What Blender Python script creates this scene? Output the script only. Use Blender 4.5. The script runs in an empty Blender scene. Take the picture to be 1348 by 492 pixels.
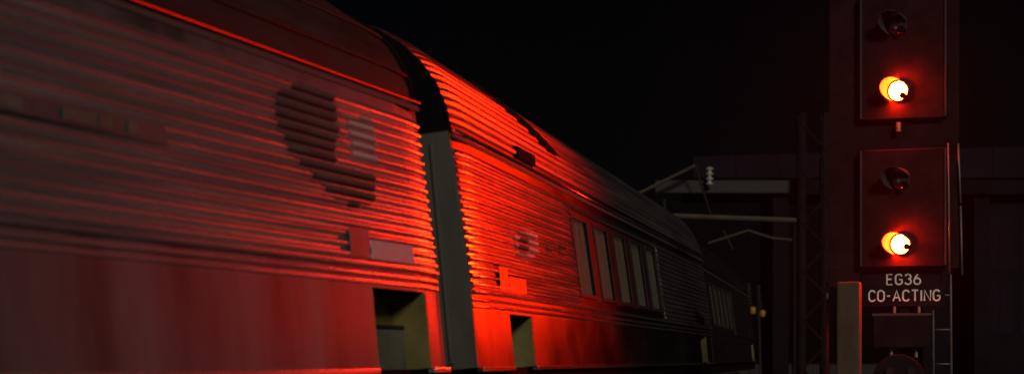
import bpy, bmesh, math, random
from mathutils import Vector, Matrix

random.seed(7)
R = math.radians
SC = bpy.context.scene
COL = SC.collection

# ------------------------------------------------------------------ camera
F_PX, CX, HORIZON, EYE = 2200.0, 674.0, 470.0, 1.6
cam_d = bpy.data.cameras.new('camera')
cam = bpy.data.objects.new('camera', cam_d)
COL.objects.link(cam)
cam.location = (0, 0, EYE)
cam.rotation_euler = (R(90), 0, 0)
cam_d.sensor_width = 36.0
cam_d.lens = F_PX / 1348.0 * 36.0
cam_d.shift_y = (HORIZON - 246.0) / 1348.0
cam_d.clip_start = 0.1
cam_d.clip_end = 3000
cam_d.dof.use_dof = True
cam_d.dof.focus_distance = 24.0
cam_d.dof.aperture_fstop = 1.2
SC.camera = cam

# ------------------------------------------------------------------ night sky
SUN_AZ, SUN_EL = 165.0, 24.0          # azimuth clockwise from the view direction
w = bpy.data.worlds.new('World')
SC.world = w
w.use_nodes = True
wn = w.node_tree.nodes
sky = wn.new('ShaderNodeTexSky')
sky.sky_type = 'NISHITA'
sky.sun_disc = False
sky.sun_elevation = R(SUN_EL)
sky.sun_rotation = R(SUN_AZ)
wn['Background'].inputs['Strength'].default_value = 0.0002
w.node_tree.links.new(sky.outputs['Color'], wn['Background'].inputs['Color'])

sun_d = bpy.data.lights.new('sun', 'SUN')
sun_d.energy = 1.05
sun_d.color = (1.0, 0.90, 0.82)
sun_d.angle = R(10)
sun = bpy.data.objects.new('sun', sun_d)
COL.objects.link(sun)
to_sun = Vector((math.sin(R(SUN_AZ)) * math.cos(R(SUN_EL)), math.cos(R(SUN_AZ)) * math.cos(R(SUN_EL)), math.sin(R(SUN_EL))))
sun.rotation_euler = to_sun.to_track_quat('Z', 'Y').to_euler()

SC.view_settings.view_transform = 'Standard'
SC.view_settings.look = 'None'
SC.view_settings.gamma = 1
SC.view_settings.exposure = 0
SC.view_settings.use_curve_mapping = False
SC.cycles.use_denoising = True
SC.cycles.sample_clamp_indirect = 6
SC.cycles.max_bounces = 6
SC.cycles.volume_bounces = 0

SIGNAL_L = 1500.0             # radiance of the lit signal lenses
BEAM_W = 220.0              # power of the collimated beam behind each lit lens


# ------------------------------------------------------------------ helpers
def P(px, py, y):
    """photo pixel -> point at depth y in front of the camera"""
    return Vector(((px - CX) / F_PX * y, y, EYE + (HORIZON - py) / F_PX * y))


def link(o, parent=None):
    COL.objects.link(o)
    if parent is not None:
        o.parent = parent
    return o


def empty(name, loc=(0, 0, 0), rot=(0, 0, 0)):
    o = bpy.data.objects.new(name, None)
    o.empty_display_size = 0.3
    o.location = loc
    o.rotation_euler = rot
    return link(o)


def tag(o, label, cat, group=None):
    o['label'] = label
    o['category'] = cat
    if group:
        o['group'] = group
    return o


class MB:
    def __init__(s):
        s.bm = bmesh.new()

    def box(s, x0, x1, y0, y1, z0, z1, bev=0.0):
        m = bmesh.new()
        bmesh.ops.create_cube(m, size=1)
        bmesh.ops.scale(m, vec=(x1 - x0, y1 - y0, z1 - z0), verts=m.verts)
        bmesh.ops.translate(m, vec=((x0 + x1) / 2, (y0 + y1) / 2, (z0 + z1) / 2), verts=m.verts)
        if bev:
            bmesh.ops.bevel(m, geom=m.edges[:], offset=bev, segments=2, affect='EDGES', profile=0.5)
        s.merge(m)
        return s

    def merge(s, m):
        me = bpy.data.meshes.new('t')
        m.to_mesh(me)
        m.free()
        s.bm.from_mesh(me)
        bpy.data.meshes.remove(me)

    def quadgrid(s, rows):
        vs = [[s.bm.verts.new(p) for p in r] for r in rows]
        for a, b in zip(vs, vs[1:]):
            for i in range(len(a) - 1):
                try:
                    s.bm.faces.new((a[i], a[i + 1], b[i + 1], b[i]))
                except ValueError:
                    pass
        return s

    def tube(s, pts, r, n=8, caps=True, side=None):
        pts = [Vector(p) for p in pts]
        rs = r if isinstance(r, (list, tuple)) else [r] * len(pts)
        rings = []
        up = None
        for i, p in enumerate(pts):
            d = (pts[min(i + 1, len(pts) - 1)] - pts[max(i - 1, 0)]).normalized()
            if up is None:
                up = Vector((0, 0, 1)) if abs(d.z) < 0.9 else Vector((1, 0, 0))
            a = d.cross(up).normalized()
            b = a.cross(d).normalized()
            up = b
            if side is not None:
                b = Vector(side)
                a = d.cross(b).normalized()
            rings.append([s.bm.verts.new(p + (a * math.cos(2 * math.pi * k / n) + b * math.sin(2 * math.pi * k / n)) * rs[i]) for k in range(n)])
        for q, t in zip(rings, rings[1:]):
            for k in range(n):
                s.bm.faces.new((q[k], q[(k + 1) % n], t[(k + 1) % n], t[k]))
        if caps:
            s.bm.faces.new(rings[0][::-1])
            s.bm.faces.new(rings[-1])
        return s

    def build(s, name, mat, parent=None, smooth=False, loc=None, rot=None):
        bmesh.ops.recalc_face_normals(s.bm, faces=s.bm.faces[:])
        me = bpy.data.meshes.new(name)
        s.bm.to_mesh(me)
        s.bm.free()
        if smooth:
            for p in me.polygons:
                p.use_smooth = True
        me.materials.append(mat)
        o = bpy.data.objects.new(name, me)
        if loc is not None:
            o.location = loc
        if rot is not None:
            o.rotation_euler = rot
        return link(o, parent)


# ------------------------------------------------------------------ materials
def material(name, col, rough=0.6, metal=0.0, noise=None, bump=None, rvar=0.0, cvar=0.0, emit=None, spec=0.5):
    m = bpy.data.materials.new(name)
    m.use_nodes = True
    nt = m.node_tree
    b = nt.nodes['Principled BSDF']
    b.inputs['Base Color'].default_value = (*col, 1)
    b.inputs['Roughness'].default_value = rough
    b.inputs['Metallic'].default_value = metal
    b.inputs['Specular IOR Level'].default_value = spec
    if emit:
        b.inputs['Emission Color'].default_value = (*emit[0], 1)
        b.inputs['Emission Strength'].default_value = emit[1]
    if noise:
        tc = nt.nodes.new('ShaderNodeTexCoord')
        mp = nt.nodes.new('ShaderNodeMapping')
        mp.inputs['Scale'].default_value = noise
        n = nt.nodes.new('ShaderNodeTexNoise')
        n.inputs['Scale'].default_value = 1.0
        n.inputs['Detail'].default_value = 5
        n.inputs['Roughness'].default_value = 0.6
        nt.links.new(tc.outputs['Object'], mp.inputs['Vector'])
        nt.links.new(mp.outputs['Vector'], n.inputs['Vector'])
        if rvar:
            mr = nt.nodes.new('ShaderNodeMapRange')
            mr.inputs['From Min'].default_value = 0.3
            mr.inputs['From Max'].default_value = 0.7
            mr.inputs['To Min'].default_value = max(0.05, rough - rvar)
            mr.inputs['To Max'].default_value = min(1, rough + rvar)
            nt.links.new(n.outputs['Fac'], mr.inputs['Value'])
            nt.links.new(mr.outputs['Result'], b.inputs['Roughness'])
        if cvar:
            mx = nt.nodes.new('ShaderNodeMix')
            mx.data_type = 'RGBA'
            mr2 = nt.nodes.new('ShaderNodeMapRange')
            mr2.inputs['From Min'].default_value = 0.3
            mr2.inputs['From Max'].default_value = 0.7
            nt.links.new(n.outputs['Fac'], mr2.inputs['Value'])
            mx.inputs['A'].default_value = (*[c * (1 - cvar) for c in col], 1)
            mx.inputs['B'].default_value = (*[min(1, c * (1 + cvar)) for c in col], 1)
            nt.links.new(mr2.outputs['Result'], mx.inputs['Factor'])
            nt.links.new(mx.outputs['Result'], b.inputs['Base Color'])
        if bump:
            bp = nt.nodes.new('ShaderNodeBump')
            bp.inputs['Strength'].default_value = bump[0]
            bp.inputs['Distance'].default_value = bump[1]
            n2 = nt.nodes.new('ShaderNodeTexNoise')
            mp2 = nt.nodes.new('ShaderNodeMapping')
            mp2.inputs['Scale'].default_value = bump[2]
            n2.inputs['Scale'].default_value = 1.0
            n2.inputs['Detail'].default_value = 3
            nt.links.new(tc.outputs['Object'], mp2.inputs['Vector'])
            nt.links.new(mp2.outputs['Vector'], n2.inputs['Vector'])
            nt.links.new(n2.outputs['Fac'], bp.inputs['Height'])
            nt.links.new(bp.outputs['Normal'], b.inputs['Normal'])
    return m


M = {}
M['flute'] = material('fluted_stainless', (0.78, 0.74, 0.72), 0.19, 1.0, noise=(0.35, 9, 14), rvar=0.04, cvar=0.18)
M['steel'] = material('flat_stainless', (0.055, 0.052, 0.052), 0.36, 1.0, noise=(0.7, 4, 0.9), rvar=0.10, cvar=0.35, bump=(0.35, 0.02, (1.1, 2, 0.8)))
M['flute_dull'] = material('near_lit_fluted_steel', (0.86, 0.82, 0.81), 0.25, 0.935, noise=(0.35, 9, 14), rvar=0.05, cvar=0.2)  # matt copy for the near car; its grey stands in for local light
M['steel_dull'] = material('near_lit_flat_steel', (0.058, 0.060, 0.063), 0.40, 0.0, noise=(2.0, 4, 0.35), rvar=0.06, cvar=0.5, bump=(0.18, 0.012, (1.1, 2, 0.8)), spec=0.15)  # dirt streaks over a grey base that stands in for light on the near car
M['roof_rib'] = material('dull_roof_rib_steel', (0.50, 0.48, 0.46), 0.33, 1.0, noise=(0.35, 9, 14), rvar=0.05, cvar=0.2)
M['flute_dark'] = material('darkened_fluted_steel', (0.10, 0.095, 0.09), 0.35, 1.0, noise=(0.35, 9, 14), rvar=0.05, cvar=0.2)  # darker copy of the fluted steel, keeps the far car and near gutter dim
M['rain'] = material('rain_strip_paint', (0.06, 0.055, 0.05), 0.7, spec=0.2)
M['vent'] = material('matt_black_vent', (0.006, 0.006, 0.006), 0.95, spec=0.05)
M['roofA'] = material('sooty_roof_paint', (0.018, 0.016, 0.015), 0.7, 0.0, noise=(1.2, 6, 6), rvar=0.1, cvar=0.4, spec=0.2)
M['olive'] = material('olive_grey_end_paint', (0.052, 0.055, 0.037), 0.6, 0.0, noise=(2, 3, 1), rvar=0.1, cvar=0.3)
M['endblack'] = material('flat_black_end', (0.004, 0.004, 0.004), 0.95, 0.0, noise=(2, 3, 1), cvar=0.3, spec=0.04)  # even black for roof ends, underframe and bogies
M['well'] = material('step_well_lining', (0.13, 0.11, 0.025), 0.6, 0.0, noise=(3, 3, 3), cvar=0.35)
M['step'] = material('worn_step_paint', (0.11, 0.11, 0.075), 0.6, 0.0, noise=(3, 3, 3), cvar=0.35)
M['door'] = material('door_grey', (0.11, 0.105, 0.08), 0.55, 0.0, noise=(2, 3, 3), cvar=0.25)
M['rubber'] = material('black_rubber', (0.012, 0.012, 0.012), 0.6)
M['black'] = material('glow_tinted_signal_black', (0.02, 0.008, 0.008), 0.9, 0.0, noise=(3, 3, 3), cvar=0.4, spec=0.1)  # red in the black stands in for the lamps' glow on the boards
M['emblem'] = material('dark_green_livery_paint', (0.020, 0.040, 0.033), 0.8, 0.0, noise=(2, 5, 5), cvar=0.5)
M['white'] = material('off_white_livery_paint', (0.32, 0.31, 0.31), 0.6, 0.0, noise=(3, 5, 5), cvar=0.2)
M['board'] = material('name_board_paint', (0.024, 0.050, 0.049), 0.6, 0.0, noise=(2.5, 5, 5), cvar=0.4)
M['boardpale'] = material('name_board_lettering', (0.055, 0.080, 0.062), 0.6, 0.0, noise=(4, 5, 5), cvar=0.3)
M['blind'] = material('faint_glow_blind_cloth', (0.26, 0.25, 0.19), 0.8, 0.0, noise=(13, 13, 0.8), cvar=0.5, emit=((1.0, 0.93, 0.68), 0.022))  # faint emission added to make the blinds paler
M['frame'] = material('window_frame_paint', (0.022, 0.018, 0.016), 0.7, 0.0, spec=0.2)
M['pier'] = material('dark_window_band', (0.03, 0.010, 0.010), 0.6, 0.0, noise=(1, 3, 3), cvar=0.3, spec=0.2)
M['concrete'] = material('stained_concrete', (0.06, 0.046, 0.025), 0.9, 0.0, noise=(4, 4, 1.5), cvar=0.35, bump=(0.3, 0.01, (12, 12, 6)))
M['letters'] = material('reflective_cream_lettering', (0.85, 0.80, 0.68), 0.5)
M['galv'] = material('galvanised_steel', (0.16, 0.15, 0.135), 0.55, 0.5, noise=(5, 5, 5), cvar=0.3)
M['beige'] = material('weathered_beige_steel', (0.05, 0.039, 0.022), 0.7, 0.0, noise=(2, 2, 2), cvar=0.35)
M['brown'] = material('brown_steel', (0.009, 0.007, 0.005), 0.7, 0.0, noise=(2, 2, 2), cvar=0.35)
M['mast'] = material('dark_mast_steel', (0.012, 0.009, 0.009), 0.9, 0.0, noise=(3, 3, 2), cvar=0.35, spec=0.1)
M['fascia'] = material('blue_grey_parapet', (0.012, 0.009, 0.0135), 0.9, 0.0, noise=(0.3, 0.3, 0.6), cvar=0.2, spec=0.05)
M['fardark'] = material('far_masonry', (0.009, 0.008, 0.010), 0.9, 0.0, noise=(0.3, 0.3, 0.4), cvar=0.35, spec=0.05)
M['insul'] = material('glazed_insulator', (0.30, 0.27, 0.22), 0.3)
M['ground'] = material('dark_ballast_ground', (0.045, 0.042, 0.038), 0.95, 0.0, noise=(6, 6, 6), cvar=0.5, bump=(0.8, 0.06, (22, 22, 22)))
M['rail'] = material('rail_steel', (0.20, 0.16, 0.13), 0.4, 0.9, noise=(4, 4, 4), cvar=0.3)
M['amber'] = material('amber_lamp', (0.12, 0.05, 0.01), 0.4, emit=((1.0, 0.42, 0.07), 0.07))
M['lens'] = material('lit_red_lens', (0.3, 0.02, 0.01), 0.3, emit=((1.0, 0.017, 0.001), SIGNAL_L))
M['deadlens'] = material('unlit_signal_lens', (0.03, 0.02, 0.02), 0.12)
M['hood'] = material('hood_dark_enamel', (0.045, 0.04, 0.038), 0.7, spec=0.2)

g = bpy.data.materials.new('window_glass')
g.use_nodes = True
nt = g.node_tree
nt.nodes.clear()
o_ = nt.nodes.new('ShaderNodeOutputMaterial')
mx = nt.nodes.new('ShaderNodeMixShader')
tr = nt.nodes.new('ShaderNodeBsdfTransparent')
tr.inputs['Color'].default_value = (0.8, 0.82, 0.78, 1)
gl = nt.nodes.new('ShaderNodeBsdfGlossy')
gl.inputs['Roughness'].default_value = 0.08
mx.inputs[0].default_value = 0.2
nt.links.new(tr.outputs[0], mx.inputs[1])
nt.links.new(gl.outputs[0], mx.inputs[2])
nt.links.new(mx.outputs[0], o_.inputs[0])
M['glass'] = g

# ------------------------------------------------------------------ ground
mb = MB()
n = 24
mb.quadgrid([[(-380 + 760 * i / n, -120 + 520 * j / n, 0.0) for i in range(n + 1)] for j in range(n + 1)])
o = mb.build('ground', M['ground'])
o['kind'] = 'structure'

# ------------------------------------------------------------------ the train
HALF, PIV = 1.45, 1.37      # half width at the belt, eye level above rail
SLOPE = 0.045               # lean-in of the upper sides
CANT = R(5.6)
Z_SILL, Z_BELT, Z_FL0, Z_FL1, Z_GUT, Z_TOP = 1.285, 1.88, 2.09, 3.29, 3.45, 4.68
N_FL = 16


def side_y(z):
    return -HALF + max(0.0, z - 2.0) * SLOPE


LEN = 22.0


def taper_in(x):
    """the body narrows slightly over its last half metre"""
    e = min(x, LEN - x)
    return 0.035 * max(0.0, (0.55 - e) / 0.55) ** 2


ROOF_A = HALF - (Z_GUT - 2.0) * SLOPE


def roof_pt(a):
    """a: 0 at the near gutter, pi at the far gutter; returns y, z, ny, nz"""
    y = -ROOF_A * math.cos(a)
    z = Z_GUT + (Z_TOP - Z_GUT) * math.sin(a)
    ny, nz = -math.cos(a) / ROOF_A, math.sin(a) / (Z_TOP - Z_GUT)
    l = math.hypot(ny, nz)
    return y, z, ny / l, nz / l


def flute_mesh(name, x0, x1, z0, z1, h, taper=0.05, k=9, lift=0.0, roof=False):
    """one rounded rib with rounded ends; z0..z1 is a height range, or an angle range on the roof"""
    rows = []
    if taper:
        mids = [m for m in [0.1, 0.16, 0.22, 0.28, 0.34, 0.4, 0.47, 0.55] + [LEN - m for m in (0.55, 0.47, 0.4, 0.34, 0.28, 0.22, 0.16, 0.1)] + [1.5 * i for i in range(1, 14)] if x0 < m < x1]
        xs = [(x0, 1.0)] + [(m, 1.0) for m in sorted(mids)] + [(x1, 1.0)]
    else:
        xs = [(x0, 1.0), (x1, 1.0)]
    for x, f in xs:
        row = []
        for i in range(k):
            q = i / (k - 1)
            # main rib over 72 % of the pitch, then a small bead
            if q < 0.76:
                d = math.sin(math.pi * q / 0.76) ** 0.7
            else:
                d = 0.28 * math.sin(math.pi * (q - 0.76) / 0.24)
            d = d * h * f + lift
            if roof:
                y, z, ny, nz = roof_pt(z0 + (z1 - z0) * q)
                tp = taper_in(x)
                row.append((x, y + ny * (d - tp), z + nz * (d - tp)))
            else:
                z = z0 + (z1 - z0) * q
                row.append((x, side_y(z) - d + taper_in(x), z))
        rows.append(row)
    mb = MB()
    mb.quadgrid(rows)
    for row in (rows[0], rows[-1]):      # flat end caps
        mb.bm.faces.new([mb.bm.verts.new(p) for p in row])
    return mb


def wall_patch(mb, x0, x1, z0, z1, inset=0.0, thick=0.05, far=False):
    s = -1 if far else 1
    a, b = side_y(z0) + inset, side_y(z1) + inset
    pts = [(a, z0), (b, z1), (b + thick, z1), (a + thick, z0)]
    st = sorted({x0, x1} | {m for m in [0.1, 0.2, 0.3, 0.4, 0.55, LEN - 0.55, LEN - 0.4, LEN - 0.3, LEN - 0.2, LEN - 0.1] + [1.5 * i for i in range(1, 14)] if x0 < m < x1})
    rings = []
    for x in st:
        rings.append([mb.bm.verts.new((x, s * (y + taper_in(x) + (0.012 if taper_in(x) > 0 else 0)), z)) for y, z in pts])
    for p, q in zip(rings, rings[1:]):
        for k in range(4):
            mb.bm.faces.new((p[k], p[(k + 1) % 4], q[(k + 1) % 4], q[k]))
    mb.bm.faces.new(rings[0])
    mb.bm.faces.new(rings[-1][::-1])


def on_side(root_m, px, py, off=0.0):
    """photo pixel -> local (x, z) on the near side of a car"""
    inv = root_m.inverted()
    o = inv @ Vector((0, 0, EYE))
    d = (inv.to_3x3() @ Vector(((px - CX) / F_PX, 1, (HORIZON - py) / F_PX)))
    z = 2.5
    for _ in range(20):
        y = side_y(z) - off
        t = (y - o.y) / d.y
        p = o + d * t
        z = p.z
    return p.x, p.z


def row_span(poly, z):
    xs = []
    for (x0, z0), (x1, z1) in zip(poly, poly[1:] + poly[:1]):
        if (z0 <= z) != (z1 <= z):
            xs.append(x0 + (x1 - x0) * (z - z0) / (z1 - z0))
    xs.sort()
    return xs


def make_car(sx, sy, theta, length, x_base=0.0, doors=(), windows=(), win_z=(2.14, 3.12), roof='fluted', darkened=False, label='', z_gut=3.45, z_fl1=3.29, bo=-0.08):
    global LEN, Z_GUT, Z_FL1, ROOF_A, Z_FL0, Z_BELT
    Z_FL0, Z_BELT = 2.09 + bo, 1.88 + bo
    LEN, Z_GUT, Z_FL1 = length, z_gut, z_fl1
    ROOF_A = HALF - (Z_GUT - 2.0) * SLOPE
    FLUTE, STEEL = (M['flute_dull'], M['steel_dull']) if roof == 'plain' else (M['flute'], M['steel'])
    if darkened:  # lack of light on the far car put into darker steel
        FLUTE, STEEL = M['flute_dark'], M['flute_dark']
    RIB = M['flute_dark'] if darkened else M['roof_rib']
    th = R(theta)
    rot = Matrix.Rotation(R(90) - th, 4, 'Z') @ Matrix.Rotation(-CANT, 4, 'X')
    side_world = Vector((sx, sy, EYE))
    loc = side_world - (rot @ Vector((x_base, -HALF, PIV)))
    root = empty('passenger_car', loc, rot.to_euler())
    rm = Matrix.Translation(loc) @ rot
    tag(root, label, 'train car', 'cars of the passing train')

    # window band and its range
    wb = None
    if windows:
        wb = (min(a for a, b in windows) - 0.18, max(b for a, b in windows) + 0.18)

    # --- lower flat panels, interrupted by the step wells
    cuts = sorted(doors)
    xs = [0.0]
    for a, b in cuts:
        xs += [a, b]
    xs.append(length)
    for a, b in zip(xs[::2], xs[1::2]):
        mb = MB()
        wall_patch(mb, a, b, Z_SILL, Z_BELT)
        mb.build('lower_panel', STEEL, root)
    # --- wall behind the fluting
    mb = MB()
    if wb:
        wall_patch(mb, 0, length, win_z[1] + 0.08, Z_GUT)
        wall_patch(mb, 0, wb[0], Z_BELT, win_z[1] + 0.08)
        wall_patch(mb, wb[1], length, Z_BELT, win_z[1] + 0.08)
        wall_patch(mb, wb[0], wb[1], Z_BELT, win_z[0] - 0.05)
    else:
        wall_patch(mb, 0, length, Z_BELT, Z_GUT)
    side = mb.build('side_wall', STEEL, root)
    # far side, plain
    mb = MB()
    wall_patch(mb, 0, length, Z_SILL, 2.0, far=True)
    wall_patch(mb, 0, length, 2.0, Z_GUT, far=True)
    mb.build('far_side_wall', STEEL, root)
    # --- flutes
    pit = (Z_FL1 - Z_FL0) / N_FL
    for i in range(N_FL):
        z0 = Z_FL0 + pit * i
        z1 = z0 + pit
        if wb and z1 > win_z[0] - 0.06 and z0 < win_z[1] + 0.06:
            segs = [(0.03, wb[0] - 0.01), (wb[1] + 0.01, length - 0.03)]
        else:
            segs = [(0.03, length - 0.03)]
        for a, b in segs:
            flute_mesh('flute', a, b, z0, z1, 0.029).build('flute', FLUTE, side, smooth=True)
    # --- belt mouldings
    for z0, z1, h in ((2.035 + bo, 2.085 + bo, 0.034), (1.965 + bo, 2.0 + bo, 0.016), (1.905 + bo, 1.94 + bo, 0.012)):
        segs = [(0.02, length - 0.02)]
        for a, b in segs:
            flute_mesh('belt_rail', a, b, z0, z1, h, taper=0.03).build('belt_rail', FLUTE, side, smooth=True)
    # bottom edge rail
    for a, b in zip(xs[::2], xs[1::2]):
        mb = MB()
        mb.box(a + 0.003, b - 0.003, -HALF - 0.02, -HALF + 0.05, Z_SILL - 0.045, Z_SILL - 0.003, 0.006)
        mb.build('sill_rail', FLUTE, root)
    # --- gutter
    mb = MB()
    mb.tube([(0.0, side_y(Z_GUT) - 0.018, Z_GUT), (length, side_y(Z_GUT) - 0.018, Z_GUT)], 0.013, 8)
    mb.build('gutter', M['flute_dark'] if roof == 'plain' else FLUTE, root, smooth=True)
    mb = MB()
    mb.box(0.002, length - 0.002, side_y(Z_GUT) - 0.012, side_y(Z_GUT) + 0.01, Z_GUT - 0.075, Z_GUT - 0.03, 0.004)
    mb.build('rain_strip', M['rain'], root)
    # --- roof
    kk = 24
    mb = MB()
    nn = 40
    rows = []
    for j in range(nn + 1):
        x = length * j / nn
        sc = 0.975 if j in (0, nn) else 0.995
        rows.append([(x, roof_pt(math.pi * i / kk)[0] * sc, roof_pt(math.pi * i / kk)[1] - (1 - sc) * 1.2) for i in range(kk + 1)])
    mb.quadgrid(rows)
    rf = mb.build('roof', M['roofA'] if roof == 'plain' else STEEL, root, smooth=True)
    nr = 40
    a0 = 0.06
    for i in range(nr):
        p, q = a0 + (math.pi - 2 * a0) * i / nr, a0 + (math.pi - 2 * a0) * (i + 1) / nr
        if roof == 'plain':
            if i % 5 == 2:
                flute_mesh('roof_rib', 0.05, length - 0.05, p, p + (q - p) * 0.5, 0.012, roof=True).build('roof_rib', M['roofA'], rf, smooth=True)
        else:
            flute_mesh('roof_rib', 0.02, length - 0.02, p, q, 0.022, roof=True).build('roof_rib', RIB, rf, smooth=True)
    # --- ends
    for x, s in ((-0.006, 1), (length + 0.006, -1)):
        mb = MB()
        prof = [(side_y(z) + 0.038, z) for z in (Z_SILL, 2.0, 2.8, Z_GUT)]
        prof = prof + [(-y, z) for y, z in prof[::-1]]
        f = [mb.bm.verts.new((x, y, z)) for y, z in prof]
        bk = [mb.bm.verts.new((x + s * 0.06, y, z)) for y, z in prof]
        mb.bm.faces.new(f)
        mb.bm.faces.new(bk[::-1])
        for k in range(len(f)):
            mb.bm.faces.new((f[k], f[(k + 1) % len(f)], bk[(k + 1) % len(f)], bk[k]))
        ew = mb.build('end_wall', M['olive'], root)
        mb = MB()
        pr = [(roof_pt(math.pi * i / 16)[0] * 0.99, roof_pt(math.pi * i / 16)[1] - 0.012) for i in range(17)]
        f = [mb.bm.verts.new((x, y, z)) for y, z in pr]
        bk = [mb.bm.verts.new((x + s * 0.06, y, z)) for y, z in pr]
        mb.bm.faces.new(f)
        mb.bm.faces.new(bk[::-1])
        for k in range(len(f)):
            mb.bm.faces.new((f[k], f[(k + 1) % len(f)], bk[(k + 1) % len(f)], bk[k]))
        mb.build('roof_end', M['endblack'], root)
        # corner post and end door
        mb = MB()
        mb.box(x - s * 0.03, x - s * 0.004, -1.20, -1.16, Z_SILL + 0.05, Z_GUT - 0.1, 0.008)
        mb.build('corner_post', M['olive'], ew)
        mb = MB()
        mb.box(x - s * 0.34, x - s * 0.002, -0.55, 0.55, 1.25, 3.35, 0.03)
        mb.build('gangway_diaphragm', M['rubber'], ew)
    # --- floor and underframe, bogies
    mb = MB()
    mb.box(0.1, length - 0.1, -1.38, 1.38, 1.0, Z_SILL - 0.005)
    mb.build('underframe', M['endblack'], root)
    for bx in (3.0, length - 3.0):
        mb = MB()
        mb.box(bx - 1.5, bx + 1.5, -1.12, -0.98, 0.42, 0.72, 0.03)
        mb.box(bx - 1.5, bx + 1.5, 0.98, 1.12, 0.42, 0.72, 0.03)
        mb.box(bx - 0.25, bx + 0.25, -1.0, 1.0, 0.5, 0.95, 0.03)
        bogie = mb.build('bogie', M['endblack'], root)
        for wx in (bx - 1.2, bx + 1.2):
            for wy in (-0.72, 0.72):
                mb = MB()
                so = 0.05 if wy < 0 else -0.05
                mb.tube([(wx, wy - so, 0.46), (wx, wy + so, 0.46)], 0.455, 20)
                mb.build('wheel', M['rail'], bogie)
    # --- step wells under the doors
    for a, b in doors:
        d = 0.32
        y0 = -HALF
        mb = MB()
        mb.box(a, b, y0 + d, y0 + d + 0.03, Z_SILL, Z_BELT)
        well = mb.build('step_well', M['well'], root)
        for xa, xb in ((a, a + 0.03), (b - 0.03, b)):
            mb = MB()
            mb.box(xa + 0.001, xb - 0.001, y0 + 0.004, y0 + d, Z_SILL, Z_BELT - 0.002)
            mb.build('jamb', M['well'], well)
        mb = MB()
        mb.box(a + 0.032, b - 0.032, y0 + 0.22, y0 + d - 0.002, Z_SILL - 0.02, Z_SILL + 0.34, 0.01)
        mb.build('step_riser', M['step'], well)
        mb = MB()
        mb.box(a + 0.034, b - 0.034, y0 + 0.21, y0 + d - 0.004, Z_SILL + 0.345, Z_SILL + 0.375, 0.005)
        mb.build('step_tread', M['rubber'], well)
        mb = MB()
        mb.box(a + 0.45 * (b - a), a + 0.45 * (b - a) + 0.05, y0 + d - 0.03, y0 + d - 0.002, Z_SILL + 0.38, Z_BELT - 0.01)
        mb.build('door_post', M['rubber'], well)
        mb = MB()
        mb.box(a + 0.02, b - 0.25, side_y(2.2) - 0.036, side_y(2.2) - 0.026, 2.10 + bo, 2.25 + bo, 0.003)
        mb.build('door_plate', M['white'] if roof == 'plain' else STEEL, root)
        mb = MB()
        mb.box(a - 0.36, a - 0.01, side_y(2.2) - 0.034, side_y(2.2) - 0.026, 2.10 + bo, 2.33 + bo, 0.003)
        mb.build('cover_plate', STEEL, root)
    # --- windows
    if windows:
        mb = MB()
        zz0, zz1 = win_z
        prev = wb[0]
        for a, b in list(windows) + [(wb[1], None)]:
            wall_patch(mb, prev, a - 0.001, zz0 - 0.05, zz1 + 0.08, inset=0.012)
            prev = b
        for a, b in windows:
            wall_patch(mb, a - 0.001, b, zz1, zz1 + 0.08, inset=0.012)
            wall_patch(mb, a - 0.001, b, zz0 - 0.05, zz0, inset=0.012)
        band = mb.build('window_band', M['pier'], root)
        for a, b in windows:
            mb = MB()
            wall_patch(mb, a - 0.03, a + 0.02, zz0 - 0.03, zz1 + 0.03, inset=-0.006, thick=0.016)
            wall_patch(mb, b - 0.02, b + 0.03, zz0 - 0.03, zz1 + 0.03, inset=-0.006, thick=0.016)
            wall_patch(mb, a + 0.021, b - 0.021, zz0 - 0.03, zz0 + 0.02, inset=-0.005, thick=0.015)
            wall_patch(mb, a + 0.021, b - 0.021, zz1 - 0.02, zz1 + 0.03, inset=-0.005, thick=0.015)
            wf = mb.build('window', M['frame'], root)
            mb = MB()
            wall_patch(mb, a, b, zz0, zz1, inset=0.02, thick=0.006)
            mb.build('pane', M['glass'], wf)
            mb = MB()
            wall_patch(mb, a, b, zz0, zz1, inset=0.045, thick=0.01)
            mb.build('blind', M['blind'], wf)
    return root, rm, side


thA, thB, thC = 20.1, 12.9, 11.4
dA = Vector((math.sin(R(thA)), math.cos(R(thA))))
D0 = 5.45
footA = Vector((-math.cos(R(thA)), math.sin(R(thA)))) * D0
LA, SA_END = 22.0, 13.3
startA = footA + dA * (SA_END - LA)
carA, mA, sideA = make_car(startA.x, startA.y, thA, LA, doors=[(LA - 1.45, LA - 0.36)], roof='plain', z_gut=3.58, z_fl1=3.42, bo=0.04,
                           label='nearest fluted steel train car with dark roof and dark emblem patch, filling the left')
B0 = footA + dA * 14.08
winB = [(5.42 + 1.56 * i, 5.42 + 1.56 * i + 1.06) for i in range(5)]
carB, mB_, sideB = make_car(B0.x, B0.y, thB, 20.2, doors=[(1.32, 2.36), (17.8, 18.84)], windows=winB,
                            label='middle fluted train car glowing brightest red beside the signal, five pale windows')
winC = [(3.6 + 1.49 * i, 3.6 + 1.49 * i + 1.02) for i in range(5)]
carC, mC, sideC = make_car(4.1, 35.5, thC, 20.2, doors=[(17.8, 18.84)], windows=winC, darkened=True,
                           label='farthest dark train car with a row of tiny pale windows')


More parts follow.
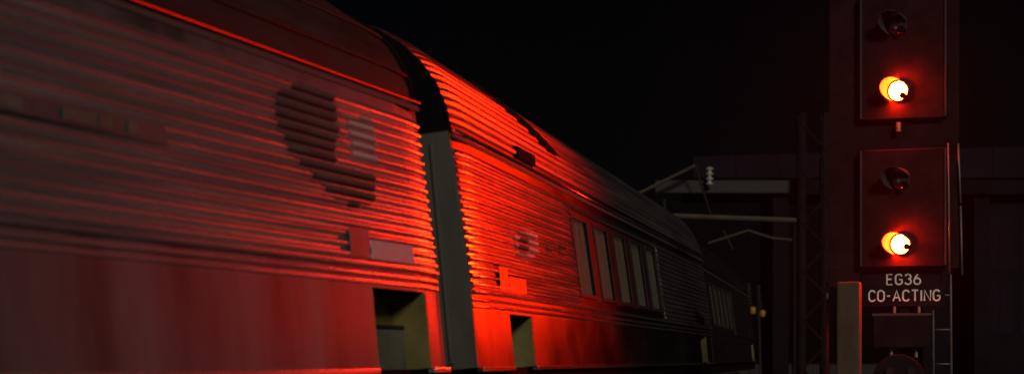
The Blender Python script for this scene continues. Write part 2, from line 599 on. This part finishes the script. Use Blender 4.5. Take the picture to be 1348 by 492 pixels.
def decal(poly_px, mat, name, parent, rm, lift=0.003, z_fl1=3.29, z_fl0=2.01):
    """paint following the flutes inside an outline given in photo pixels"""
    poly = [on_side(rm, *p, off=0.02) for p in poly_px]
    pit = (z_fl1 - z_fl0) / N_FL
    mb = MB()
    for i in range(N_FL):
        z0 = z_fl0 + pit * i
        for half in (0, 1):
            zz = z0 + pit * (0.19 + 0.38 * half)
            sp = row_span(poly, zz)
            for a, b in zip(sp[::2], sp[1::2]):
                if b - a < 0.03:
                    continue
                rows = []
                a += random.uniform(-0.03, 0.03)
                b += random.uniform(-0.03, 0.03)
                for x in (a, b):
                    row = []
                    for k in range(6):
                        q = 0.76 * (half * 0.5 + 0.5 * k / 5)
                        d = 0.029 * max(0, math.sin(math.pi * q / 0.76)) ** 0.7 + lift
                        z = z0 + pit * q
                        row.append((x, side_y(z) - d, z))
                    rows.append(row)
                mb.quadgrid(rows)
    return mb.build(name, mat, parent, smooth=True)


# emblem, white patch and name board on the near car
decal([(362, 122), (400, 108), (438, 116), (446, 170), (440, 214), (492, 228), (494, 268), (470, 272), (440, 262), (410, 226), (380, 200), (366, 160)], M['emblem'], 'emblem', carA, mA, z_fl1=3.42, z_fl0=2.13)
decal([(456, 150), (490, 160), (496, 214), (464, 208)], M['white'], 'emblem_panel', carA, mA, z_fl1=3.42, z_fl0=2.13)


def plate(px_poly, rm, parent, name, mat, off, thick=0.008):
    pts = [on_side(rm, *p, off=off) for p in px_poly]
    mb = MB()
    f = [mb.bm.verts.new((x, side_y(z) - off, z)) for x, z in pts]
    bk = [mb.bm.verts.new((x, side_y(z) - off + thick, z)) for x, z in pts]
    mb.bm.faces.new(f)
    mb.bm.faces.new(bk[::-1])
    for k in range(len(f)):
        mb.bm.faces.new((f[k], f[(k + 1) % len(f)], bk[(k + 1) % len(f)], bk[k]))
    return mb.build(name, mat, parent)


nb = plate([(-60, 106), (216, 164), (222, 190), (-60, 131)], mA, carA, 'name_board', M['board'], 0.03)
for a, b in ((-8, 30), (84, 128), (132, 148), (170, 182)):
    ya, yb = 106 + (a + 60) * 0.210 + 4, 106 + (b + 60) * 0.210 + 4
    plate([(a, ya), (b, yb), (b, yb + 17), (a, ya + 17)], mA, nb, 'lettering', M['boardpale'], 0.036, 0.005)

# emblem and lettering on the middle car
decal([(676, 306), (700, 304), (707, 310), (708, 334), (698, 340), (680, 334)], M['white'], 'emblem', carB, mB_)
decal([(684, 312), (694, 310), (696, 332), (690, 336), (682, 330)], M['emblem'], 'emblem_panel', carB, mB_, lift=0.006)
for a, b in ((719, 728), (736, 745)):
    decal([(a, 318 + (a - 719) * 0.2), (b, 319 + (b - 719) * 0.2), (b, 331 + (b - 719) * 0.2), (a, 330 + (a - 719) * 0.2)], M['emblem'], 'lettering', carB, mB_, lift=0.004)
# slanting dark step in the roof and a notch in the gutter line of the middle car
mb = MB()
rows = [[], [], []]
for i in range(13):
    q = i / 12
    a_ = 0.80 - 0.52 * q
    for r_, (x_, lf) in enumerate(((2.55 + 2.15 * q, 0.03), (2.62 + 2.15 * q, 0.055), (3.0 + 2.3 * q, 0.05))):
        y, z, ny, nz = roof_pt(a_)
        rows[r_].append((x_, y + ny * lf, z + nz * lf))
mb.quadgrid(rows)
mb.build('roof_step', M['vent'], carB)
mb = MB()
y, z, ny, nz = roof_pt(0.12)
mb.box(2.6, 3.5, y - 0.045, y + 0.02, z - 0.10, z + 0.03, 0.02)
mb.build('gutter_hatch', M['vent'], carB)

# ------------------------------------------------------------------ track
path = [startA + dA * x for x in (-10, 0, 11, LA)]
dB = Vector((math.sin(R(thB)), math.cos(R(thB))))
dC = Vector((math.sin(R(thC)), math.cos(R(thC))))
path += [B0 + dB * x for x in (5, 10, 15, 20)] + [Vector((4.1, 35.5)) + dC * x for x in (5, 12, 20, 60, 120)]


def offset_path(off):
    out = []
    for i, p in enumerate(path):
        d = (path[min(i + 1, len(path) - 1)] - path[max(0, i - 1)]).normalized()
        out.append(p + Vector((-d.y, d.x)) * off)
    return out


ref = carA.matrix_basis
zc = (Matrix.Translation(carA.location) @ carA.rotation_euler.to_matrix().to_4x4() @ Vector((5, 0, 0))).z
mb = MB()
rows = []
for off, z in ((-1.2, 0.0), (-0.2, zc - 0.05), (3.0, zc - 0.25), (4.4, 0.0)):
    rows.append([(p.x, p.y, z) for p in offset_path(off)])
mb.quadgrid(rows)
tb = mb.build('track_bed', M['ground'])
tb['kind'] = 'structure'
for s in (-0.72, 0.72):
    pts = offset_path(HALF + s)
    z = zc - s * math.sin(CANT)
    mb = MB()
    rows = []
    for dy, dz in ((-0.035, -0.16), (-0.035, 0), (0.035, 0), (0.035, -0.16)):
        rows.append([(p.x + dy, p.y, z + dz) for p in pts])
    mb.quadgrid(rows)
    mb.build('rail', M['rail'], tb)

# ------------------------------------------------------------------ signal
SY = 24.0
sig_c = P(1186, 470, SY)
FACE = R(-18)    # the assembly is turned a little towards the track
sig = empty('railway_signal', (sig_c.x, SY, 0), (0, 0, FACE))
tag(sig, 'tall black railway signal with two lit red lenses and EG36 CO-ACTING plate', 'railway signal')
K = SY / F_PX


def sx_(px):
    return (px - 1186) * K


def sz_(py):
    return EYE + (HORIZON - py) * K


mb = MB()
mb.tube([(0, 0.42, 0), (0, 0.42, sz_(-40))], 0.09, 14)
mb.build('post', M['mast'], sig, smooth=True)
mb = MB()
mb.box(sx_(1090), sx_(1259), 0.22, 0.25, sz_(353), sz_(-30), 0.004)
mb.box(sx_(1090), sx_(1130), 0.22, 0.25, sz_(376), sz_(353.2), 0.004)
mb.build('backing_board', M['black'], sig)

AX_AZ = R(211)
axis_w = Vector((math.sin(AX_AZ), math.cos(AX_AZ), -0.03)).normalized()
axis = Matrix.Rotation(-FACE, 3, 'Z') @ axis_w
tq = axis.to_track_quat('Z', 'Y').to_matrix()
# in the lens frame find the angle of "down"
dl = tq.inverted() @ Vector((0, 0, -1))
down = math.atan2(dl.y, dl.x)


def lamp(parent, cx, cz, lit):
    c = Vector((cx, 0.04, cz))
    rl, rh, L = 0.135, 0.16, 0.36

    def W(x, y, z):
        return c + tq @ Vector((x, y, z))
    mb = MB()
    n = 32
    rows = []
    for r_, zz in ((0.0, 0.07), (0.05, 0.064), (0.09, 0.05), (0.118, 0.03), (rl, 0.0)):
        rows.append([W(r_ * math.cos(2 * math.pi * k / n), r_ * math.sin(2 * math.pi * k / n), zz) for k in range(n + 1)])
    mb.quadgrid(rows)
    bmesh.ops.remove_doubles(mb.bm, verts=mb.bm.verts[:], dist=1e-5)
    mb.build('lens', M['lens'] if lit else M['deadlens'], parent, smooth=True)
    if lit:
        ld = bpy.data.lights.new('signal_beam', 'SPOT')
        ld.energy = BEAM_W
        ld.color = (1.0, 0.0065, 0.0006)
        ld.spot_size = R(165)
        ld.spot_blend = 1.0
        ld.shadow_soft_size = 0.07
        lo = bpy.data.objects.new('signal_beam', ld)
        lo.location = W(0, 0, 0.17)
        lo.rotation_euler = axis.to_track_quat('-Z', 'Y').to_euler()
        link(lo, parent)
    # small added knob that bites a dark notch out of the lens disc
    mb = MB()
    aa = down + (R(50) if cz > 3.5 else R(72))
    mb.tube([W(0.14 * math.cos(aa), 0.14 * math.sin(aa), 0.0), W(0.125 * math.cos(aa), 0.125 * math.sin(aa), 0.10)], [0.03, 0.048], 10)
    mb.build('lens_bite_knob', M['vent'], parent)
    # mounting ring behind the lens
    mb = MB()
    rows = []
    for r_, zz in ((rl + 0.001, -0.003), (rl + 0.008, -0.003), (rl + 0.004, -0.05), (0.02, -0.08)):
        rows.append([W(r_ * math.cos(2 * math.pi * k / n), r_ * math.sin(2 * math.pi * k / n), zz) for k in range(n + 1)])
    mb.quadgrid(rows)
    mb.build('mounting_ring', M['hood'], parent)
    # cut-away hood over the upper left of the lens, longest at its middle
    mb = MB()
    n = 40
    mid = down + math.pi + R(38)
    span = R(112)
    ri, ro = rh, rh + 0.006
    rows = [[], [], [], []]
    for k in range(n + 1):
        u = k / n * 2 - 1
        a = mid + span * u
        le = L * (1.0 - 0.75 * abs(u) ** 2.5)
        rows[0].append(W(ri * math.cos(a), ri * math.sin(a), 0.004))
        rows[1].append(W(ri * math.cos(a), ri * math.sin(a), le))
        rows[2].append(W(ro * math.cos(a), ro * math.sin(a), le))
        rows[3].append(W(ro * math.cos(a), ro * math.sin(a), 0.004))
    mb.quadgrid(rows)
    mb.build('hood', M['hood'], parent, smooth=False)


for y_top, y_bot, lamps in ((-12, 156, ((1180, 32, False), (1182, 119, True))), (195, 351, ((1184, 236, False), (1185, 321, True)))):
    mb = MB()
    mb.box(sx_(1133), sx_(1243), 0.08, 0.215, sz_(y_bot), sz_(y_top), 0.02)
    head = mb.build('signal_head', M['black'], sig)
    mb = MB()
    for px in (1133.5, 1242.5):
        mb.box(sx_(px) - 0.012, sx_(px) + 0.012, 0.05, 0.078, sz_(y_bot) + 0.02, sz_(y_top) - 0.02, 0.003)
    mb.build('edge_trim', M['hood'], head)
    for px, py, lit in lamps:
        lamp(head, sx_(px), sz_(py), lit)
mb = MB()
mb.tube([(sx_(1182), 0.1, sz_(172)), (sx_(1182), 0.1, sz_(160))], 0.04, 10)
mb.build('reflection_tube', M['galv'], sig)  # short tube standing in for the hood's reflected streak

# name plate and lettering
mb = MB()
mb.box(sx_(1132), sx_(1241), 0.27, 0.30, sz_(402), sz_(354), 0.006)
plate_o = mb.build('name_plate', M['mast'], sig)


def arc(cx, cy, rx, ry, a0, a1, n=10):
    return [(cx + rx * math.cos(R(a0 + (a1 - a0) * i / n)), cy + ry * math.sin(R(a0 + (a1 - a0) * i / n))) for i in range(n + 1)]


FONT = {
    'E': (0.52, [[(0.5, 1), (0, 1), (0, 0), (0.5, 0)], [(0, 0.52), (0.43, 0.52)]]),
    'G': (0.60, [arc(0.3, 0.7, 0.3, 0.3, 25, 180) + arc(0.3, 0.3, 0.3, 0.3, 180, 360) + [(0.6, 0.46), (0.34, 0.46)]]),
    'C': (0.58, [arc(0.3, 0.7, 0.3, 0.3, 20, 180) + arc(0.3, 0.3, 0.3, 0.3, 180, 340)]),
    'O': (0.60, [arc(0.3, 0.7, 0.3, 0.3, 0, 180) + arc(0.3, 0.3, 0.3, 0.3, 180, 360) + [(0.6, 0.7)]]),
    '3': (0.54, [arc(0.26, 0.75, 0.25, 0.25, 160, -80) + arc(0.26, 0.275, 0.28, 0.275, 85, -160)]),
    '6': (0.58, [arc(0.29, 0.3, 0.29, 0.3, 150, -210, 18) + [(0.06, 0.55), (0.22, 0.82), (0.36, 1.0)]]),
    '-': (0.34, [[(0.02, 0.48), (0.32, 0.48)]]),
    'A': (0.66, [[(0, 0), (0.33, 1), (0.66, 0)], [(0.12, 0.32), (0.54, 0.32)]]),
    'T': (0.60, [[(0, 1), (0.60, 1)], [(0.30, 1), (0.30, 0)]]),
    'I': (0.06, [[(0.03, 0), (0.03, 1)]]),
    'N': (0.58, [[(0, 0), (0, 1), (0.58, 0), (0.58, 1)]]),
}


def word(txt, px0, px1, py0, py1):
    h = (py1 - py0) * K
    gap = 0.27
    tot = sum(FONT[c][0] for c in txt) + gap * (len(txt) - 1)
    sxx = (px1 - px0) * K / tot
    x = sx_(px0)
    for c in txt:
        wd, strokes = FONT[c]
        mb = MB()
        for st in strokes:
            pts = [(x + a * sxx, 0.269, sz_(py1) + b * h) for a, b in st]
            mb.tube(pts, 0.0135, 8, side=(0, 1, 0))
        mb.build('letter', M['letters'], plate_o)
        x += (wd + gap) * sxx


word('EG36', 1165.5, 1209, 359.5, 373)
word('CO-ACTING', 1142, 1234, 381, 395)

# equipment box, subsidiary disc head
mb = MB()
mb.box(sx_(1150), sx_(1223), 0.05, 0.36, sz_(457), sz_(416), 0.012)
bx = mb.build('equipment_box', M['mast'], sig)
mb = MB()
mb.box(sx_(1148), sx_(1225), 0.04, 0.37, sz_(415.5), sz_(412), 0.004)
mb.build('box_lid', M['hood'], bx)
for px in (1176, 1208):
    mb = MB()
    mb.tube([(sx_(px), 0.2, sz_(411)), (sx_(px), 0.2, sz_(402.5))], 0.022, 8)
    mb.build('cable_gland', M['galv'], bx)
    mb = MB()
    mb.tube([(sx_(px - 4), 0.2, sz_(458)), (sx_(px - 4), 0.2, sz_(470))], 0.028, 8)
    mb.build('bracket', M['galv'], bx)
mb = MB()
mb.tube([(sx_(1183), 0.10, sz_(500)), (sx_(1183), -0.04, sz_(500))], [0.38, 0.36], 28)
disc = mb.build('subsidiary_disc', M['mast'], sig)
for px in (1172, 1200):
    mb = MB()
    mb.tube([(sx_(px), -0.035, sz_(488)), (sx_(px), -0.09, sz_(488))], 0.055, 12)
    mb.build('marker_lens', M['deadlens'], disc)

# ladder on the right
lad = empty('ladder', (sig_c.x, SY, 0), (0, 0, FACE))
tag(lad, 'thin steel ladder climbing the right side of the signal', 'ladder')
for px in (1223, 1246):
    mb = MB()
    mb.tube([(sx_(px + 3), 0.40, 0), (sx_(px), 0.40, sz_(150))], 0.018, 8)
    mb.build('rail', M['galv'], lad, smooth=True)
py = 160
while py < 610:
    mb = MB()
    mb.tube([(sx_(1223), 0.40, sz_(py)), (sx_(1247), 0.40, sz_(py))], 0.012, 6)
    mb.build('rung', M['galv'], lad, smooth=True)
    py += 45.5
# conduit on the right edge of the board
mb = MB()
mb.tube([(sx_(1258), 0.19, sz_(190)), (sx_(1261), 0.19, sz_(268))], 0.016, 8)
mb.tube([(sx_(1261), 0.19, sz_(271)), (sx_(1263), 0.19, sz_(362))], 0.016, 8)
mb.build('conduit', M['galv'], sig, smooth=True)
mb = MB()
mb.tube([(sx_(1246), 0.06, sz_(190)), (sx_(1248), 0.06, sz_(360))], 0.012, 8)
mb.build('conduit', M['galv'], sig, smooth=True)

# concrete post and thin pipe left of the signal
p = P(1118, 470, SY + 0.1)
mb = MB()
k2 = (SY + 0.9) / F_PX
zt = EYE + (HORIZON - 374) * k2
bm2 = MB()
bm2.box(-0.165, 0.165, -0.15, 0.15, 0, zt, 0.03)
o = bm2.build('concrete_post', M['concrete'], loc=(p.x, p.y, 0), rot=(0, 0, FACE))
tag(o, 'square stained concrete post standing left of the signal plate', 'post')
p = P(1089, 470, SY + 0.7)
mb = MB()
mb.tube([(0, 0, 0), (0, 0, EYE + (HORIZON - 372) * k2)], 0.018, 8)
o = mb.build('cable_pipe', M['galv'], loc=(p.x, p.y, 0), smooth=True)
tag(o, 'thin vertical cable pipe left of the concrete post', 'pipe')

# ------------------------------------------------------------------ overhead line structures
GY = 52.0
pm = P(1070, 470, GY)
gan = empty('overhead_line_gantry', (pm.x, GY, 0))
tag(gan, 'dark lattice gantry mast with beige boom reaching over the train', 'gantry')


def gp(px, py, dy=0.0):
    q = P(px, py, GY + dy)
    return (q.x - pm.x, dy, q.z)


zt = P(0, 150, GY).z
for dx in (-0.36, 0.36):
    for dy in (-0.3, 0.3):
        mb = MB()
        mb.box(dx - 0.09, dx + 0.09, dy - 0.05, dy + 0.05, 0, zt, 0.01)
        mb.build('mast_leg', M['mast'], gan)
z = 0.5
i = 0
while z < zt - 0.8:
    mb = MB()
    s = 1 if i % 2 else -1
    mb.tube([(-0.36 * s, -0.36, z), (0.36 * s, -0.36, z + 0.75)], 0.035, 6)
    mb.build('lattice_bar', M['mast'], gan)
    z += 0.75
    i += 1
mb = MB()
a, b = gp(886, 284), gp(1052, 290)
mb.tube([a, b], 0.085, 8)
mb.build('boom', M['beige'], gan)
mb = MB()
a, b = gp(862, 246, 0.6), gp(1052, 247, 0.6)
mb.box(a[0], b[0], 0.5, 0.7, a[2] - 0.2, a[2] + 0.2, 0.02)
mb.build('upper_girder', M['brown'], gan)
mb = MB()
mb.tube([gp(836, 257, -0.3), gp(915, 218, -0.3)], 0.055, 8)
mb.build('stay_tube', M['beige'], gan)
mb = MB()
mb.tube([gp(915, 218, -0.3), gp(936, 284, 0)], 0.03, 8)
mb.build('stay_link', M['brown'], gan)
# insulator on the boom
mb = MB()
pts, rs = [], []
for k in range(12):
    q = gp(934, 244 - 2.2 * k, 0.2)
    pts.append(q)
    rs.append(0.14 if k % 3 == 1 else 0.06)
mb.tube(pts, rs, 10)
mb.build('insulator', M['insul'], gan, smooth=True)
# small bracket near the left end of the boom
mb = MB()
mb.tube([gp(874, 262), gp(876, 292)], 0.05, 6)
mb.build('drop_bracket', M['brown'], gan)

RY = 72.0
pr = P(1048, 470, RY)
reg = empty('registration_arm_mast', (pr.x, RY, 0))
tag(reg, 'farther overhead line mast with a bent beige registration arm', 'mast')


def rp(px, py):
    q = P(px, py, RY)
    return (q.x - pr.x, 0, q.z)


mb = MB()
mb.box(-0.16, 0.16, -0.16, 0.16, 0, P(0, 296, RY).z, 0.02)
mb.build('mast', M['mast'], reg)
mb = MB()
mb.tube([rp(932, 320), rp(985, 303), rp(1016, 313), rp(1046, 316)], 0.05, 8)
mb.build('registration_arm', M['beige'], reg)
mb = MB()
mb.tube([rp(952, 303), rp(965, 328)], 0.04, 8)
mb.build('dropper', M['brown'], reg)

# two slim posts with amber lamps at the tail of the train
for k, (px, py, lab) in enumerate(((990, 408, 'slim post with amber lamp nearer the far train windows'), (1003, 412, 'slim post with amber lamp closer to the gantry mast'))):
    q = P(px - 1, 470, 62.0 + 4 * k)
    yy = 62.0 + 4 * k
    pl = empty('lamp_post', (q.x, yy, 0))
    tag(pl, lab, 'lamp post', 'slim posts with amber lamps')
    zt = P(0, 372 + 3 * k, yy).z
    mb = MB()
    mb.tube([(0, 0, 0), (-0.12, 0, zt)], 0.05, 8)
    mb.build('post', M['brown'], pl)
    zz = zt
    for j in range(9):
        mb = MB()
        mb.tube([(-0.12 + 0.01 * j, 0, zt - 0.12 * j), (-0.12 + 0.01 * j, 0, zt - 0.12 * j - 0.05)], 0.10, 8)
        mb.build('collar', M['brown'], pl)
    mb = MB()
    zl = P(0, py, yy).z
    mb.tube([(0.06, -0.05, zl - 0.13), (0.06, -0.05, zl - 0.09), (0.06, -0.05, zl + 0.09), (0.06, -0.05, zl + 0.13)], [0.05, 0.10, 0.10, 0.05], 10)
    mb.build('amber_lamp', M['amber'], pl, smooth=True)

# ------------------------------------------------------------------ far bridge and building
BY = 95.0
br = empty('road_bridge', (14, BY, 0))
tag(br, 'distant road bridge with a blue grey parapet behind the signal', 'bridge')
bx0, bx1 = P(912, 0, BY).x - 14, P(1420, 0, BY).x - 14
z0, z1 = P(0, 234, BY).z, P(0, 206, BY).z
npan = 9
for i in range(npan):
    xa = bx0 + (bx1 - bx0) * i / npan
    xb = bx0 + (bx1 - bx0) * (i + 1) / npan
    rise = 0.085
    mb = MB()
    f = []
    for x, zz in ((xa + 0.015, z0), (xb - 0.015, z0), (xb - 0.015, z1 + (xb - bx0) * 0.03), (xa + 0.015, z1 + (xa - bx0) * 0.03)):
        f.append((x, zz))
    v0 = [mb.bm.verts.new((x, 0, zz)) for x, zz in f]
    v1 = [mb.bm.verts.new((x, 0.3, zz)) for x, zz in f]
    mb.bm.faces.new(v0)
    mb.bm.faces.new(v1[::-1])
    for k in range(4):
        mb.bm.faces.new((v0[k], v0[(k + 1) % 4], v1[(k + 1) % 4], v1[k]))
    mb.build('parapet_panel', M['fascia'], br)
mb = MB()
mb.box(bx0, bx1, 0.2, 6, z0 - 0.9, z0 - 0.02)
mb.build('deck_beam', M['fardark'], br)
for px in (1030, 1297, 1400):
    x = P(px, 0, BY).x - 14
    mb = MB()
    mb.box(x - 0.45, x + 0.45, 0.6, 5.5, 0, z0 - 0.91)
    mb.build('pier', M['fardark'], br)

FY = 120.0
fb = empty('railway_building', (P(1320, 0, FY).x, FY, 0))
tag(fb, 'faint far building wall with large framed windows right of the signal', 'building')
fx0 = P(1215, 0, FY).x - fb.location.x
fx1 = P(1440, 0, FY).x - fb.location.x
fz1 = P(0, 262, FY).z
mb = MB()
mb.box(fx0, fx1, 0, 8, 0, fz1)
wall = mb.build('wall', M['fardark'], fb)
mb = MB()
mb.box(fx0 - 0.3, fx1 + 0.3, -0.35, 8.3, fz1 + 0.01, fz1 + 0.6, 0.05)
mb.build('cornice', M['mast'], fb)
for px0 in (1264, 1302, 1342, 1382):
    for y0, y1 in ((285, 355), (370, 440)):
        a = P(px0, y0, FY).x - fb.location.x
        b = P(px0 + 30, y0, FY).x - fb.location.x
        za, zb = P(0, y1, FY).z, P(0, y0, FY).z
        mb = MB()
        mb.box(a, b, -0.06, -0.01, za, zb)
        wn_ = mb.build('window', M['fascia'], fb)
        mb = MB()
        mb.box((a + b) / 2 - 0.06, (a + b) / 2 + 0.06, -0.12, -0.062, za, zb)
        mb.box(a, b, -0.13, -0.121, (za + zb) / 2 - 0.06, (za + zb) / 2 + 0.06)
        mb.build('glazing_bar', M['mast'], wn_)


# ------------------------------------------------------------------ thin volume added to imitate lens bloom round the lamps
mb = MB()
mb.box(-400, 400, -140, 420, -1.0, 13.0)
hm = bpy.data.materials.new('bloom_haze')
hm.use_nodes = True
hn = hm.node_tree
hn.nodes.clear()
ho = hn.nodes.new('ShaderNodeOutputMaterial')
hv = hn.nodes.new('ShaderNodeVolumePrincipled')
hv.inputs['Color'].default_value = (0.92, 0.92, 0.92, 1)
hv.inputs['Density'].default_value = 0.00006
hv.inputs['Anisotropy'].default_value = 0.86
hn.links.new(hv.outputs[0], ho.inputs['Volume'])
o = mb.build('glow_haze', hm)
o['kind'] = 'stuff'
